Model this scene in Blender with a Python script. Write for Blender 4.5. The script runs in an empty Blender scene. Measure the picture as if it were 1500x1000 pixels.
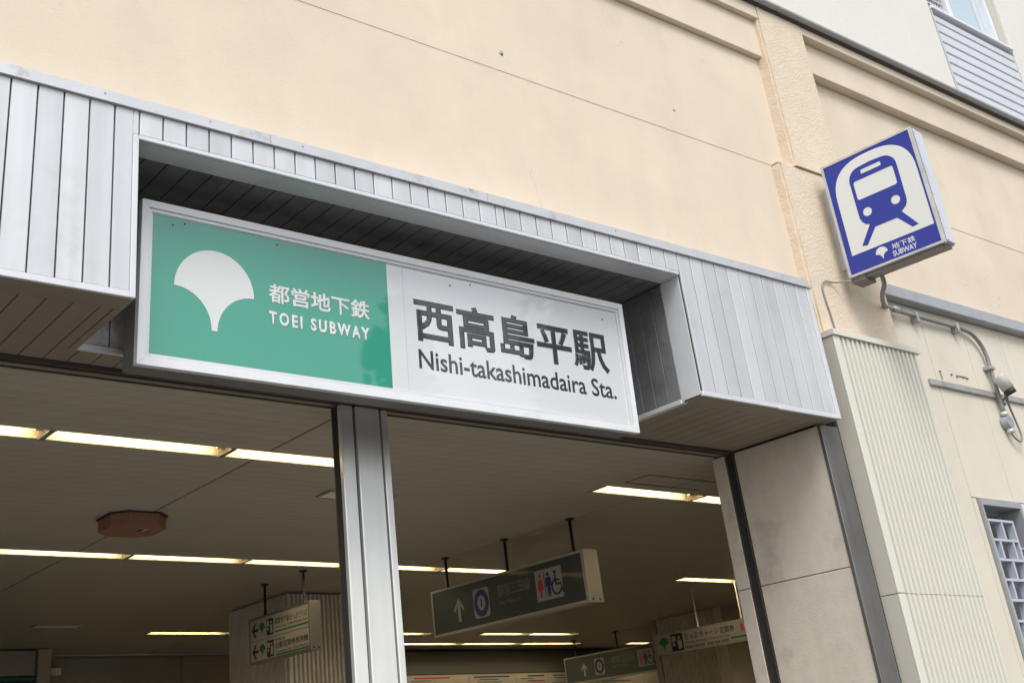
import bpy, bmesh, math, random
from mathutils import Vector, Matrix
random.seed(7)
SC = bpy.context.scene
COL = SC.collection

# ------------------------------------------------------------------ camera
cam_d = bpy.data.cameras.new('camera'); cam = bpy.data.objects.new('camera', cam_d); COL.objects.link(cam)
RC = Matrix(((0.8165001314495118, -0.5722310968662875, -0.07667533581364708),
             (0.19099267681236567, 0.3930446056273412, -0.8994652496852198),
             (0.5448388135467015, 0.7197690669697144, 0.43021292110601395)))
flip = Matrix(((1, 0, 0), (0, -1, 0), (0, 0, -1)))
cam.matrix_world = Matrix.Translation((0, 0, 1.6)) @ (RC.transposed() @ flip).to_4x4()
cam_d.sensor_fit = 'HORIZONTAL'; cam_d.sensor_width = 36.0
cam_d.lens = 36.0 * 1690.454 / 1500.0
cam_d.shift_x = (750 - 579.45) / 1500.0
cam_d.shift_y = -(500 - 341.33) / 1500.0
cam_d.clip_start = 0.05; cam_d.clip_end = 3000
SC.camera = cam

# ------------------------------------------------------------------ world, sun, exposure
W = bpy.data.worlds.new('World'); SC.world = W; W.use_nodes = True
wn = W.node_tree.nodes; wl = W.node_tree.links
wn.clear()
sky = wn.new('ShaderNodeTexSky'); sky.sky_type = 'NISHITA'; sky.sun_disc = False
SUN_EL, SUN_AZ = math.radians(52), math.radians(210)      # azimuth from +Y, clockwise: front left of the facade
sky.sun_elevation = SUN_EL; sky.sun_rotation = SUN_AZ
sky.air_density = 1.3; sky.dust_density = 2.2; sky.ozone_density = 1.0; sky.altitude = 20
hs = wn.new('ShaderNodeHueSaturation'); hs.inputs['Saturation'].default_value = 0.38
bg = wn.new('ShaderNodeBackground'); bg.inputs['Strength'].default_value = 0.15
wo = wn.new('ShaderNodeOutputWorld')
wl.new(sky.outputs[0], hs.inputs['Color']); wl.new(hs.outputs[0], bg.inputs['Color']); wl.new(bg.outputs[0], wo.inputs['Surface'])
sd = bpy.data.lights.new('sun', 'SUN'); sd.energy = 1.25; sd.angle = math.radians(25); sd.color = (1.0, 0.97, 0.94)
sun = bpy.data.objects.new('sun', sd); COL.objects.link(sun)
sv = Vector((math.sin(SUN_AZ) * math.cos(SUN_EL), math.cos(SUN_AZ) * math.cos(SUN_EL), math.sin(SUN_EL)))
sun.rotation_euler = sv.to_track_quat('Z', 'Y').to_euler(); sun.location = sv * 30
SC.view_settings.view_transform = 'Standard'; SC.view_settings.look = 'None'
SC.view_settings.exposure = 0.55; SC.view_settings.gamma = 1.0; SC.view_settings.use_curve_mapping = False

# ------------------------------------------------------------------ materials
def mat(name, col, rough=0.6, metal=0.0, var=0.0, vscale=2.0, rnd=0.0, bump=0.0, bscale=80.0, spec=0.5,
        coat=0.0, cracks=0.0, dirt=None, dscale=1.5, dcut=(0.5, 0.75), streak=None, emit=None, estr=0.0, rrnd=0.0, bumps=None, bdist=0.01):
    m = bpy.data.materials.new(name); m.use_nodes = True
    nt = m.node_tree; N = nt.nodes; L = nt.links
    b = N['Principled BSDF']
    b.inputs['Base Color'].default_value = (*col, 1); b.inputs['Roughness'].default_value = rough
    b.inputs['Metallic'].default_value = metal; b.inputs['Specular IOR Level'].default_value = spec
    b.inputs['Coat Weight'].default_value = coat; b.inputs['Coat Roughness'].default_value = 0.03; b.inputs['Coat IOR'].default_value = 1.75 if coat > .75 else 1.5
    if emit:
        b.inputs['Emission Color'].default_value = (*emit, 1); b.inputs['Emission Strength'].default_value = estr
    geo = N.new('ShaderNodeNewGeometry'); pos = geo.outputs['Position']
    cur = None
    def mul(colsock, valsock):
        mx = N.new('ShaderNodeMix'); mx.data_type = 'RGBA'; mx.blend_type = 'MULTIPLY'; mx.inputs['Factor'].default_value = 1
        if colsock is None: mx.inputs[6].default_value = (*col, 1)
        else: L.new(colsock, mx.inputs[6])
        L.new(valsock, mx.inputs[7]); return mx.outputs[2]
    def rng(sock, a, b2, lo, hi):
        r = N.new('ShaderNodeMapRange'); L.new(sock, r.inputs[0])
        r.inputs[1].default_value = a; r.inputs[2].default_value = b2; r.inputs[3].default_value = lo; r.inputs[4].default_value = hi
        return r.outputs[0]
    if var:
        n = N.new('ShaderNodeTexNoise'); L.new(pos, n.inputs['Vector']); n.inputs['Scale'].default_value = vscale
        n.inputs['Detail'].default_value = 6; n.inputs['Roughness'].default_value = 0.6
        cur = mul(cur, rng(n.outputs[0], 0.25, 0.75, 1 - var, 1 + var))
    if rnd:
        oi = N.new('ShaderNodeObjectInfo')
        cur = mul(cur, rng(oi.outputs['Random'], 0, 1, 1 - rnd, 1 + rnd * 0.6))
        if rrnd:
            L.new(rng(oi.outputs['Random'], 0, 1, rough - rrnd, rough + rrnd), b.inputs['Roughness'])
    if dirt:
        n = N.new('ShaderNodeTexNoise'); L.new(pos, n.inputs['Vector']); n.inputs['Scale'].default_value = dscale
        n.inputs['Detail'].default_value = 9; n.inputs['Roughness'].default_value = 0.65
        f = rng(n.outputs[0], dcut[0], dcut[1], 0, 1)
        mx = N.new('ShaderNodeMix'); mx.data_type = 'RGBA'; L.new(f, mx.inputs['Factor'])
        if cur is None: mx.inputs[6].default_value = (*col, 1)
        else: L.new(cur, mx.inputs[6])
        mx.inputs[7].default_value = (*dirt, 1); cur = mx.outputs[2]
    if streak:
        mp = N.new('ShaderNodeMapping'); L.new(pos, mp.inputs[0]); mp.inputs['Scale'].default_value = streak[1]
        n = N.new('ShaderNodeTexNoise'); L.new(mp.outputs[0], n.inputs['Vector']); n.inputs['Scale'].default_value = 1
        n.inputs['Detail'].default_value = 5
        cur = mul(cur, rng(n.outputs[0], 0.35, 0.7, 1 + streak[0] * .3, 1 - streak[0]))
    if cracks:
        dn = N.new('ShaderNodeTexNoise'); L.new(pos, dn.inputs['Vector']); dn.inputs['Scale'].default_value = 3; dn.inputs['Detail'].default_value = 6
        va = N.new('ShaderNodeVectorMath'); va.operation = 'MULTIPLY_ADD'; L.new(dn.outputs['Color'], va.inputs[0]); va.inputs[1].default_value = (.5, .5, .5); L.new(pos, va.inputs[2])
        vo = N.new('ShaderNodeTexVoronoi'); vo.feature = 'DISTANCE_TO_EDGE'; L.new(va.outputs[0], vo.inputs['Vector']); vo.inputs['Scale'].default_value = .8
        n2 = N.new('ShaderNodeTexNoise'); L.new(pos, n2.inputs['Vector']); n2.inputs['Scale'].default_value = 1.3
        line = rng(vo.outputs['Distance'], 0, .0022, 1, 0); msk = rng(n2.outputs[0], .54, .64, 0, cracks)
        mm = N.new('ShaderNodeMath'); mm.operation = 'MULTIPLY'; L.new(line, mm.inputs[0]); L.new(msk, mm.inputs[1])
        cur = mul(cur, rng(mm.outputs[0], 0, 1, 1, .45))
    if cur is not None: L.new(cur, b.inputs['Base Color'])
    if bump:
        n = N.new('ShaderNodeTexNoise'); L.new(pos, n.inputs['Vector']); n.inputs['Scale'].default_value = bscale
        n.inputs['Detail'].default_value = 4; h = n.outputs[0]
        if bumps:
            v = N.new('ShaderNodeTexVoronoi'); L.new(pos, v.inputs['Vector']); v.inputs['Scale'].default_value = bumps[0]
            v.feature = 'SMOOTH_F1'
            ma = N.new('ShaderNodeMath'); ma.operation = 'MULTIPLY_ADD'; L.new(v.outputs[0], ma.inputs[0]); ma.inputs[1].default_value = bumps[1]
            L.new(h, ma.inputs[2]); h = ma.outputs[0]
        bp = N.new('ShaderNodeBump'); bp.inputs['Strength'].default_value = bump; bp.inputs['Distance'].default_value = bdist
        L.new(h, bp.inputs['Height']); L.new(bp.outputs[0], b.inputs['Normal'])
    return m

M = {}
M['stucco'] = mat('beige_stucco', (.72, .618, .492), .9, var=.09, vscale=.9, bump=.22, bscale=110, bdist=.005, cracks=.5, dirt=(.66, .56, .445), dscale=2.2, dcut=(.50, .85), spec=.25, streak=(.03, (5, 5, .6)))
M['stucco_rough'] = mat('beige_rough_plaster', (.71, .60, .465), .92, var=.05, vscale=9, bump=.42, bscale=60, bumps=(70, -.6), spec=.25, bdist=.01)
M['alu'] = mat('pale_painted_metal', (.645, .652, .664), .38, .3, var=.05, vscale=3, rnd=.075, rrnd=.1, bump=.12, bscale=7, streak=(.10, (14, 14, .7)), dirt=(.50, .50, .505), dscale=5, dcut=(.55, .9))
M['alu_trim'] = mat('pale_metal_trim', (.69, .70, .715), .45, .25, var=.06, vscale=5, bump=.04, bscale=90, dirt=(.40, .39, .37), dscale=7, dcut=(.6, .85))
M['cap'] = mat('grey_cap_metal', (.60, .61, .625), .45, .35, var=.10, vscale=4, dirt=(.30, .29, .28), dscale=9, dcut=(.58, .8), bump=.08, bscale=50)
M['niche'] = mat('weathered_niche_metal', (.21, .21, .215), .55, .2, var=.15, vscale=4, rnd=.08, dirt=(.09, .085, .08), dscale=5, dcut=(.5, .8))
M['niche_back'] = mat('stained_white_board', (.62, .60, .57), .8, var=.2, vscale=6, dirt=(.10, .09, .085), dscale=7, dcut=(.42, .72))
M['dark'] = mat('dark_gap_backing', (.035, .033, .032), .8)
M['soffit'] = mat('shade_toned_soffit_metal', (.30, .255, .20), .5, .1, var=.06, vscale=3, rnd=.05, dirt=(.2, .165, .13), dscale=3, dcut=(.52, .9))  # pale slats given taupe: shade under the canopy is in the colour
M['ceil'] = mat('cream_ceiling_slat', (.47, .44, .36), .42, 0.0, var=.04, vscale=1.5, rnd=.04)
M['header'] = mat('bronze_header_metal', (.12, .10, .09), .4, .5, var=.2, vscale=8)
M['steel'] = mat('brushed_steel', (.80, .79, .765), .2, .38, var=.06, vscale=4, streak=(.06, (30, 30, .6)), bump=.03, bscale=60)
M['steel_dark'] = mat('dark_steel', (.20, .195, .19), .4, .6, var=.15, vscale=4, streak=(.15, (30, 30, 1)))
M['stone'] = mat('stained_pale_stone', (.70, .635, .545), .75, var=.06, vscale=14, streak=(.07, (9, 9, 1.0)), dirt=(.22, .18, .14), dscale=2.6, dcut=(.54, .9), bump=.15, bscale=90)
M['cream'] = mat('cream_panel', (.69, .635, .525), .65, var=.04, vscale=2, dirt=(.56, .51, .42), dscale=3, dcut=(.56, .95), bump=.1, bscale=100, streak=(.04, (7, 7, .5)))
M['cream_rib'] = mat('cream_ribbed_metal', (.68, .66, .575), .5, var=.02, vscale=3)
M['cream_side'] = mat('cream_smooth_metal', (.56, .53, .455), .55, var=.04, vscale=3)
M['white_panel'] = mat('off_white_panel', (.74, .715, .65), .6, var=.03, vscale=2)
M['slat_silver'] = mat('silver_cladding', (.66, .68, .72), .5, .1, var=.03, vscale=3, rnd=.04)
M['grey_paint'] = mat('grey_paint', (.36, .375, .39), .5, .2, var=.12, vscale=8, dirt=(.22, .21, .2), dscale=8, dcut=(.55, .85))
M['zinc'] = mat('zinc_rail', (.42, .42, .415), .5, .4, var=.15, vscale=12, dirt=(.20, .17, .15), dscale=14, dcut=(.52, .75))
M['conduit'] = mat('grey_conduit', (.27, .265, .255), .5, .3, var=.1, vscale=15)
M['gutter'] = mat('grey_gutter_metal', (.36, .355, .34), .5, .2, var=.12, vscale=5)
M['white_frame'] = mat('white_sign_frame', (.78, .79, .81), .35, var=.03, vscale=5, dirt=(.62, .62, .61), dscale=6, dcut=(.55, .85))
M['sign_white'] = mat('white_acrylic', (.70, .72, .73), .35, coat=.9, var=.045, vscale=1.8)
M['sign_green'] = mat('green_acrylic', (.018, .30, .195), .3, coat=.9, var=.07, vscale=1.6)
M['black_letter'] = mat('black_vinyl', (.022, .022, .024), .4, coat=.8)
M['sign_box'] = mat('sign_box_metal', (.22, .215, .21), .5, .3, var=.1, vscale=6)
M['blue'] = mat('blue_acrylic', (.012, .032, .30), .35, coat=.25)
M['pict'] = mat('pictogram_white', (.70, .725, .70), .4, coat=.25)
M['box_alu'] = mat('sign_case_alu', (.58, .585, .60), .4, .4, var=.12, vscale=9, dirt=(.38, .36, .34), dscale=12, dcut=(.55, .8))
M['box_dark'] = mat('sign_case_underside', (.23, .21, .19), .6, .2, var=.2, vscale=14)
M['lamp_in'] = mat('trough_reflector', (.54, .47, .33), .5)
M['tube'] = mat('lit_tube', (.9, .85, .7), .4, emit=(1.0, .84, .56), estr=13.0)
M['tube_end'] = mat('lamp_end_cap', (.25, .23, .20), .6)
M['unlit'] = mat('unlit_panel', (.85, .82, .74), .5)
M['orange'] = mat('orange_box', (.30, .145, .085), .55, var=.06, vscale=8)
M['green_sign'] = mat('dull_green_sign', (.055, .072, .063), .45, coat=.2)
M['dim_white'] = mat('printed_white', (.36, .34, .315), .5)
M['faint'] = mat('faded_lettering', (.17, .19, .175), .5)
M['print_black'] = mat('printed_black', (.02, .02, .022), .5)
M['print_green'] = mat('printed_green', (.02, .17, .085), .5)
M['print_blue'] = mat('printed_blue', (.025, .04, .19), .5)
M['print_red'] = mat('printed_red', (.55, .06, .07), .5)
M['plate_cream'] = mat('cream_sign_plate', (.42, .38, .315), .5)
M['plate_warm'] = mat('ticket_sign_face', (.47, .44, .375), .5, coat=.2)
M['sign_end'] = mat('sign_end_cap', (.36, .33, .28), .45, .3)
M['rod_dark'] = mat('dark_hanger', (.03, .028, .028), .5)
M['rod_light'] = mat('light_rod', (.80, .77, .70), .4)
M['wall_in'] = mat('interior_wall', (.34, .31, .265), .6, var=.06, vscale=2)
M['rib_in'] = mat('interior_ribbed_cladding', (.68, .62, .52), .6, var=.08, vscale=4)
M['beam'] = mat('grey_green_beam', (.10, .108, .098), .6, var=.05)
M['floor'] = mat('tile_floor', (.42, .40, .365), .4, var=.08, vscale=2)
M['asphalt'] = mat('asphalt', (.06, .06, .06), .9, var=.2, vscale=5)
M['paving'] = mat('pavement', (.14, .136, .13), .85, var=.12, vscale=1.5)
M['glass_sky'] = mat('sky_coloured_window_glass', (.50, .63, .68), .12, coat=.6)  # pale blue of the reflected sky is put into the base colour
M['glass_dark'] = mat('dark_window_glass', (.05, .055, .06), .08, coat=.5)
M['lattice'] = mat('grey_lattice_paint', (.50, .53, .60), .45, .1, var=.05, vscale=9)
M['rust'] = mat('rusty_bolt', (.28, .13, .06), .8)
M['lamp_housing'] = mat('white_lamp_housing', (.50, .485, .45), .5, var=.06, vscale=14)
M['purple'] = mat('purple_poster', (.12, .035, .06), .5)
M['lines'] = mat('ceiling_joint', (.03, .027, .024), .8)

# ------------------------------------------------------------------ builders
BASE = {}
def tag(o, label=None, cat=None, group=None, kind=None):
    if label: o['label'] = label
    if cat: o['category'] = cat
    if group: o['group'] = group
    if kind: o['kind'] = kind
    return o
def thing(name, loc, label=None, cat=None, group=None, rot=(0, 0, 0), kind=None):
    o = bpy.data.objects.new(name, None); COL.objects.link(o); o.location = loc; o.rotation_euler = rot
    o.empty_display_size = .1
    BASE[o.name] = Vector(loc) if not any(rot) else Vector((0, 0, 0))
    return tag(o, label, cat, group, kind)
def off(parent):
    v = Vector((0, 0, 0))
    p = parent
    if p is None: return v
    return BASE.get(p.name, Vector((0, 0, 0)))
def link(name, me, m, parent, center):
    o = bpy.data.objects.new(name, me); COL.objects.link(o)
    o.location = Vector(center) - off(parent)
    if parent is not None: o.parent = parent
    BASE[o.name] = Vector(center)
    if m is not None and not me.materials: me.materials.append(M[m])
    return o
CACHE = {}
def box(name, x0, x1, y0, y1, z0, z1, m, parent=None, bev=0.0):
    d = (round(x1 - x0, 5), round(y1 - y0, 5), round(z1 - z0, 5))
    key = ('box', d, m, bev)
    me = CACHE.get(key)
    if me is None:
        bm = bmesh.new(); bmesh.ops.create_cube(bm, size=1)
        bmesh.ops.scale(bm, vec=d, verts=bm.verts)
        if bev: bmesh.ops.bevel(bm, geom=bm.edges[:], offset=min(bev, min(d) * .45), segments=1, affect='EDGES')
        me = bpy.data.meshes.new(name); bm.to_mesh(me); bm.free(); CACHE[key] = me
    return link(name, me, m, parent, ((x0 + x1) / 2, (y0 + y1) / 2, (z0 + z1) / 2))
def join_boxes(name, lst, m, parent=None):
    bm = bmesh.new()
    for (x0, x1, y0, y1, z0, z1) in lst:
        mt = Matrix.Translation(((x0 + x1) / 2, (y0 + y1) / 2, (z0 + z1) / 2)) @ Matrix.Diagonal((x1 - x0, y1 - y0, z1 - z0, 1))
        bmesh.ops.create_cube(bm, size=1, matrix=mt)
    return from_bm(name, bm, m, parent)
def from_bm(name, bm, m, parent=None, smooth=False):
    """bm in the same coordinates as the boxes; recentred on its own middle"""
    xs = [v.co for v in bm.verts]
    c = Vector([(min(v[i] for v in xs) + max(v[i] for v in xs)) / 2 for i in range(3)])
    bmesh.ops.translate(bm, vec=-c, verts=bm.verts)
    me = bpy.data.meshes.new(name); bm.to_mesh(me); bm.free()
    if smooth:
        for p in me.polygons: p.use_smooth = True
    return link(name, me, m, parent, c)
def prism(name, pts, y0, y1, m, parent=None, holes=()):
    """outline in the local x-z plane given depth from y0 (front) to y1"""
    bm = bmesh.new()
    loops = [pts] + list(holes)
    edges = []
    for lp in loops:
        vs = [bm.verts.new((p[0], y0, p[1])) for p in lp]
        edges += [bm.edges.new((vs[i], vs[(i + 1) % len(vs)])) for i in range(len(vs))]
    bmesh.ops.triangle_fill(bm, use_beauty=True, use_dissolve=False, edges=edges)
    r = bmesh.ops.extrude_face_region(bm, geom=bm.faces[:])
    bmesh.ops.translate(bm, vec=(0, y1 - y0, 0), verts=[g for g in r['geom'] if isinstance(g, bmesh.types.BMVert)])
    bmesh.ops.recalc_face_normals(bm, faces=bm.faces[:])
    return from_bm(name, bm, m, parent)
def profile_x(name, prof, x0, x1, m, parent=None):
    """closed profile of (y, z) swept along X"""
    bm = bmesh.new()
    a = [bm.verts.new((x0, p[0], p[1])) for p in prof]; b = [bm.verts.new((x1, p[0], p[1])) for p in prof]
    n = len(prof)
    for i in range(n): bm.faces.new((a[i], a[(i + 1) % n], b[(i + 1) % n], b[i]))
    bm.faces.new(a); bm.faces.new(b)
    bmesh.ops.recalc_face_normals(bm, faces=bm.faces[:])
    return from_bm(name, bm, m, parent)
def profile_z(name, prof, z0, z1, m, parent=None):
    bm = bmesh.new()
    a = [bm.verts.new((p[0], p[1], z0)) for p in prof]; b = [bm.verts.new((p[0], p[1], z1)) for p in prof]
    n = len(prof)
    for i in range(n): bm.faces.new((a[i], a[(i + 1) % n], b[(i + 1) % n], b[i]))
    bmesh.ops.triangle_fill(bm, use_beauty=True, edges=[e for e in bm.edges if all(v in a for v in e.verts)])
    bmesh.ops.triangle_fill(bm, use_beauty=True, edges=[e for e in bm.edges if all(v in b for v in e.verts)])
    bmesh.ops.recalc_face_normals(bm, faces=bm.faces[:])
    return from_bm(name, bm, m, parent)
def tube(name, pts, r, m, parent=None, seg=10, smooth=True):
    pts = [Vector(p) for p in pts]
    bm = bmesh.new(); rings = []
    rr = r if isinstance(r, (list, tuple)) else [r] * len(pts)
    for i, p in enumerate(pts):
        t = (pts[min(i + 1, len(pts) - 1)] - pts[max(i - 1, 0)]).normalized()
        u = t.orthogonal().normalized() if i == 0 else (u - t * u.dot(t)).normalized()
        w = t.cross(u)
        rings.append([bm.verts.new(p + (u * math.cos(2 * math.pi * k / seg) + w * math.sin(2 * math.pi * k / seg)) * rr[i]) for k in range(seg)])
    for a, b in zip(rings, rings[1:]):
        for k in range(seg): bm.faces.new((a[k], a[(k + 1) % seg], b[(k + 1) % seg], b[k]))
    bm.faces.new(rings[0][::-1]); bm.faces.new(rings[-1])
    bmesh.ops.recalc_face_normals(bm, faces=bm.faces[:])
    return from_bm(name, bm, m, parent, smooth)
def spline(pts, n=6):
    P = [Vector(p) for p in pts]; out = []
    for i in range(len(P) - 1):
        p0, p1, p2, p3 = P[max(i - 1, 0)], P[i], P[i + 1], P[min(i + 2, len(P) - 1)]
        for k in range(n):
            t = k / n
            out.append(.5 * ((2 * p1) + (p2 - p0) * t + (2 * p0 - 5 * p1 + 4 * p2 - p3) * t * t + (3 * p1 - p0 - 3 * p2 + p3) * t ** 3))
    out.append(P[-1]); return out
def text(name, body, x0, x1, z0, z1, yf, m, parent, bold=0.0, th=.0008, spacing=1.0):
    """lettering fitted into a box on a face, raised th in front of y = yf"""
    cu = bpy.data.curves.new('lettering', 'FONT'); cu.body = body; cu.size = 1; cu.bevel_depth = bold; cu.bevel_resolution = 0; cu.resolution_u = 3
    cu.space_character = spacing
    t = bpy.data.objects.new('lettering', cu); COL.objects.link(t)
    dg = bpy.context.evaluated_depsgraph_get(); dg.update()
    me = bpy.data.meshes.new_from_object(t.evaluated_get(dg))
    bpy.data.objects.remove(t); bpy.data.curves.remove(cu)
    me.materials.clear()
    xs = [v.co.x for v in me.vertices]; ys = [v.co.y for v in me.vertices]
    a, b, c, d = min(xs), max(xs), min(ys), max(ys)
    bm = bmesh.new(); bm.from_mesh(me); bpy.data.meshes.remove(me)
    zs = max(1e-6, max(abs(v.co.z) for v in bm.verts))
    for v in bm.verts:
        dep = th * (.85 + .15 * v.co.z / zs) if bold else th
        v.co = Vector((x0 + (v.co.x - a) / (b - a) * (x1 - x0), yf - dep, z0 + (v.co.y - c) / (d - c) * (z1 - z0)))
    bmesh.ops.remove_doubles(bm, verts=bm.verts[:], dist=1e-5)
    bmesh.ops.recalc_face_normals(bm, faces=bm.faces[:])
    return from_bm(name, bm, m, parent)
def rrect(x0, x1, z0, z1, r, n=6, corners=(1, 1, 1, 1)):
    """rounded rectangle outline; r may be one number or (tl, tr, br, bl)"""
    R = r if isinstance(r, (tuple, list)) else (r,) * 4
    out = []
    for (cx, cz, a0, rad) in ((x0 + R[0], z1 - R[0], 180, R[0]), (x1 - R[1], z1 - R[1], 90, R[1]), (x1 - R[2], z0 + R[2], 0, R[2]), (x0 + R[3], z0 + R[3], -90, R[3])):
        if rad < 1e-4: out.append((cx, cz)); continue
        for k in range(n + 1):
            a = math.radians(a0 - 90 * k / n); out.append((cx + rad * math.cos(a), cz + rad * math.sin(a)))
    return out
def disc(cx, cz, rx, rz=None, n=24):
    rz = rz or rx
    return [(cx + rx * math.cos(2 * math.pi * k / n), cz + rz * math.sin(2 * math.pi * k / n)) for k in range(n)]
def ginkgo(cx, top, w, h=None):
    """fan leaf: half disc over a narrow stem drawn by two concave quarter arcs"""
    R = w / 2; tw = .035 * w; zc = top - R; out = []
    for k in range(25):
        a = math.pi - math.pi * k / 24; out.append((cx + R * math.cos(a), zc + R * math.sin(a)))
    q = R - tw
    for k in range(1, 13):
        a = math.pi / 2 + math.pi / 2 * k / 12; out.append((cx + R + q * math.cos(a), zc - q + q * math.sin(a)))
    for k in range(0, 12):
        a = math.pi / 2 * k / 12; out.append((cx - R + q * math.cos(a), zc - q + q * math.sin(a)))
    return out

D = 3.5; ZB = 3.193; ZT = 3.955; NL, NR, NT = 1.494, 4.437, 3.833; FR = 5.55; NB = 4.045
# ================================================================== SETTING
g = box('ground', -300, 300, -300, 300, -.4, -.15, 'asphalt'); tag(g, kind='structure')
g = box('pavement', -40, 40, -10, 4.25, -.15, 0, 'paving'); tag(g, kind='structure')
g = box('floor', -3.2, 15, 4.25, 13.6, -.15, .002, 'floor'); tag(g, kind='structure')

# ------------------------------------------------------------------ interior ceiling
ceil = thing('ceiling', (5.8, 8.8, 3.2), kind='structure')
Y0C = 4.335
ROWS = [(5.115, 5.285), (7.785, 7.955), (11.52, 11.69), (12.42, 12.59)]
BAYS = [(-3.0, 0.0), (0.0, 2.93), (2.93, 5.86), (5.86, 8.79), (8.79, 11.72), (11.72, 14.9)]
LIT = {0: [(-.12, .85), (.85, 1.79), (1.79, 2.735), (2.735, 3.68), (5.36, 6.30), (6.30, 7.24), (7.24, 8.18), (8.18, 9.12)],
       1: [(.54, 1.47), (1.47, 2.40), (2.40, 3.345), (3.345, 4.28), (4.28, 5.21), (5.21, 6.145), (6.145, 7.08), (9.03, 9.97), (9.97, 10.91), (10.91, 11.85), (11.85, 12.79)],
       2: [(5.15, 6.08), (6.08, 7.01), (7.85, 8.76), (9.55, 10.35), (10.35, 11.16)],
       3: [(7.95, 8.93), (8.93, 9.95), (9.95, 10.98), (10.98, 12.05), (13.0, 13.9)]}
stuff = []
def put_slat(x0, x1, y0, y1, near):
    if x1 - x0 < .02: return
    x0 += .004; x1 -= .004
    if near: box('slat', x0 + .003, x1 - .003, y0 + .0017, y1 - .0017, 3.2, 3.212, 'ceil', ceil)
    else: stuff.append((x0 + .003, x1 - .003, y0 + .0017, y1 - .0017, 3.2, 3.212))
edges = [Y0C] + [v for r in ROWS for v in r] + [13.32]
for i in range(0, len(edges), 2):
    a, b = edges[i], edges[i + 1]; n = max(1, round((b - a) / .1)); p = (b - a) / n
    for k in range(n):
        for bx in BAYS: put_slat(bx[0], bx[1], a + k * p, a + (k + 1) * p, i < 3 and 0 <= bx[0] < 8.0)
for ri, (a, b) in enumerate(ROWS):
    cuts = LIT[ri]
    for bx in BAYS:
        x = bx[0]
        for (c, d) in cuts:
            if d <= bx[0] or c >= bx[1]: continue
            if c > x: put_slat(x, c, a, b, ri < 2)
            x = max(x, d)
        if x < bx[1]: put_slat(x, bx[1], a, b, ri < 2)
o = join_boxes('ceiling_slats', stuff, 'ceil', ceil); tag(o, kind='stuff')
slab_parts = []
xs0, xs1 = -3.0, 14.9
prev = Y0C - .02
for ri, (a, b) in enumerate(ROWS):
    slab_parts.append((xs0, xs1, prev, a, 3.2125, 3.225)); prev = b
    x = xs0
    for (c, d) in LIT[ri]:
        if c > x + 1e-3: slab_parts.append((x, c, a, b, 3.2125, 3.225))
        x = d
    slab_parts.append((x, xs1, a, b, 3.2125, 3.225))
slab_parts.append((xs0, xs1, prev, 13.32, 3.2125, 3.225))
join_boxes('backing', slab_parts, 'lines', ceil)

# ------------------------------------------------------------------ lights in the ceiling
def trough(x0, x1, y0, y1, label):
    t = thing('ceiling_light', ((x0 + x1) / 2, (y0 + y1) / 2, 3.2), label, 'ceiling light', 'fluorescent trough lights in the station ceiling')
    e = .004; zt = 3.275
    join_boxes('reflector', [(x0 + e, x1 - e, y0 + e, y1 - e, zt, zt + .01), (x0 + e, x1 - e, y0 + e, y0 + .012, 3.203, zt), (x0 + e, x1 - e, y1 - .012, y1 - e, 3.203, zt)], 'lamp_in', t)
    box('end_cap', x0 + .002, x0 + .014, y0 + .003, y1 - .003, 3.196, zt, 'tube_end', t); box('end_cap', x1 - .014, x1 - .002, y0 + .003, y1 - .003, 3.196, zt, 'tube_end', t)
    for a in (x0 + .0145, x1 - .0505): box('socket', a, a + .036, (y0 + y1) / 2 - .022, (y0 + y1) / 2 + .022, 3.225, zt - .0005, 'lamp_in', t)
    tube('lamp_tube', [(x0 + .05, (y0 + y1) / 2, 3.246), (x1 - .05, (y0 + y1) / 2, 3.246)], .016, 'tube', t, 8)
names = {0: 'front row', 1: 'second row', 2: 'third row', 3: 'rear row'}
extra = {(0, 1): 'cut by the left picture edge', (0, 2): 'longest whole one seen left of the steel post', (0, 3): 'ending against the left of the steel post',
         (0, 4): 'at upper right, with the pointed left end', (0, 5): 'short piece beside the stone jamb',
         (1, 1): 'off the left picture edge', (1, 2): 'below and left of the orange box', (1, 3): 'middle of the strip, below the orange box', (1, 4): 'ending left of the steel post', (1, 5): 'between steel post and first sign hanger', (1, 6): 'right of the first sign hanger',
         (1, 7): 'above the white ticket sign on rods', (1, 8): 'sliver beside the stone jamb at the white rod',
         (2, 0): 'with pointed left end left of the ribbed pillar', (2, 1): 'meeting the ribbed pillar', (2, 2): 'just right of the steel post under the green sign', (2, 3): 'left half of the piece under the green sign', (2, 4): 'right half of the piece under the green sign',
         (0, 6): 'first one hidden behind the stone jamb', (0, 7): 'second one hidden behind the stone jamb', (1, 9): 'first one hidden by the stone jamb', (1, 10): 'last one hidden by the stone jamb',
         (3, 0): 'beginning right of the steel post', (3, 1): 'second of the rear strip', (3, 2): 'third of the rear strip', (3, 3): 'last of the rear strip beside the far sign hanger', (3, 4): 'glint left of the white ticket sign'}
for ri in LIT:
    for k, (a, b) in enumerate(LIT[ri]):
        trough(a, b, ROWS[ri][0], ROWS[ri][1], 'lit trough light, ' + names[ri] + ', ' + extra.get((ri, k), 'just off the left picture edge' if a < 3 else 'hidden behind the stone jamb'))
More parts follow.
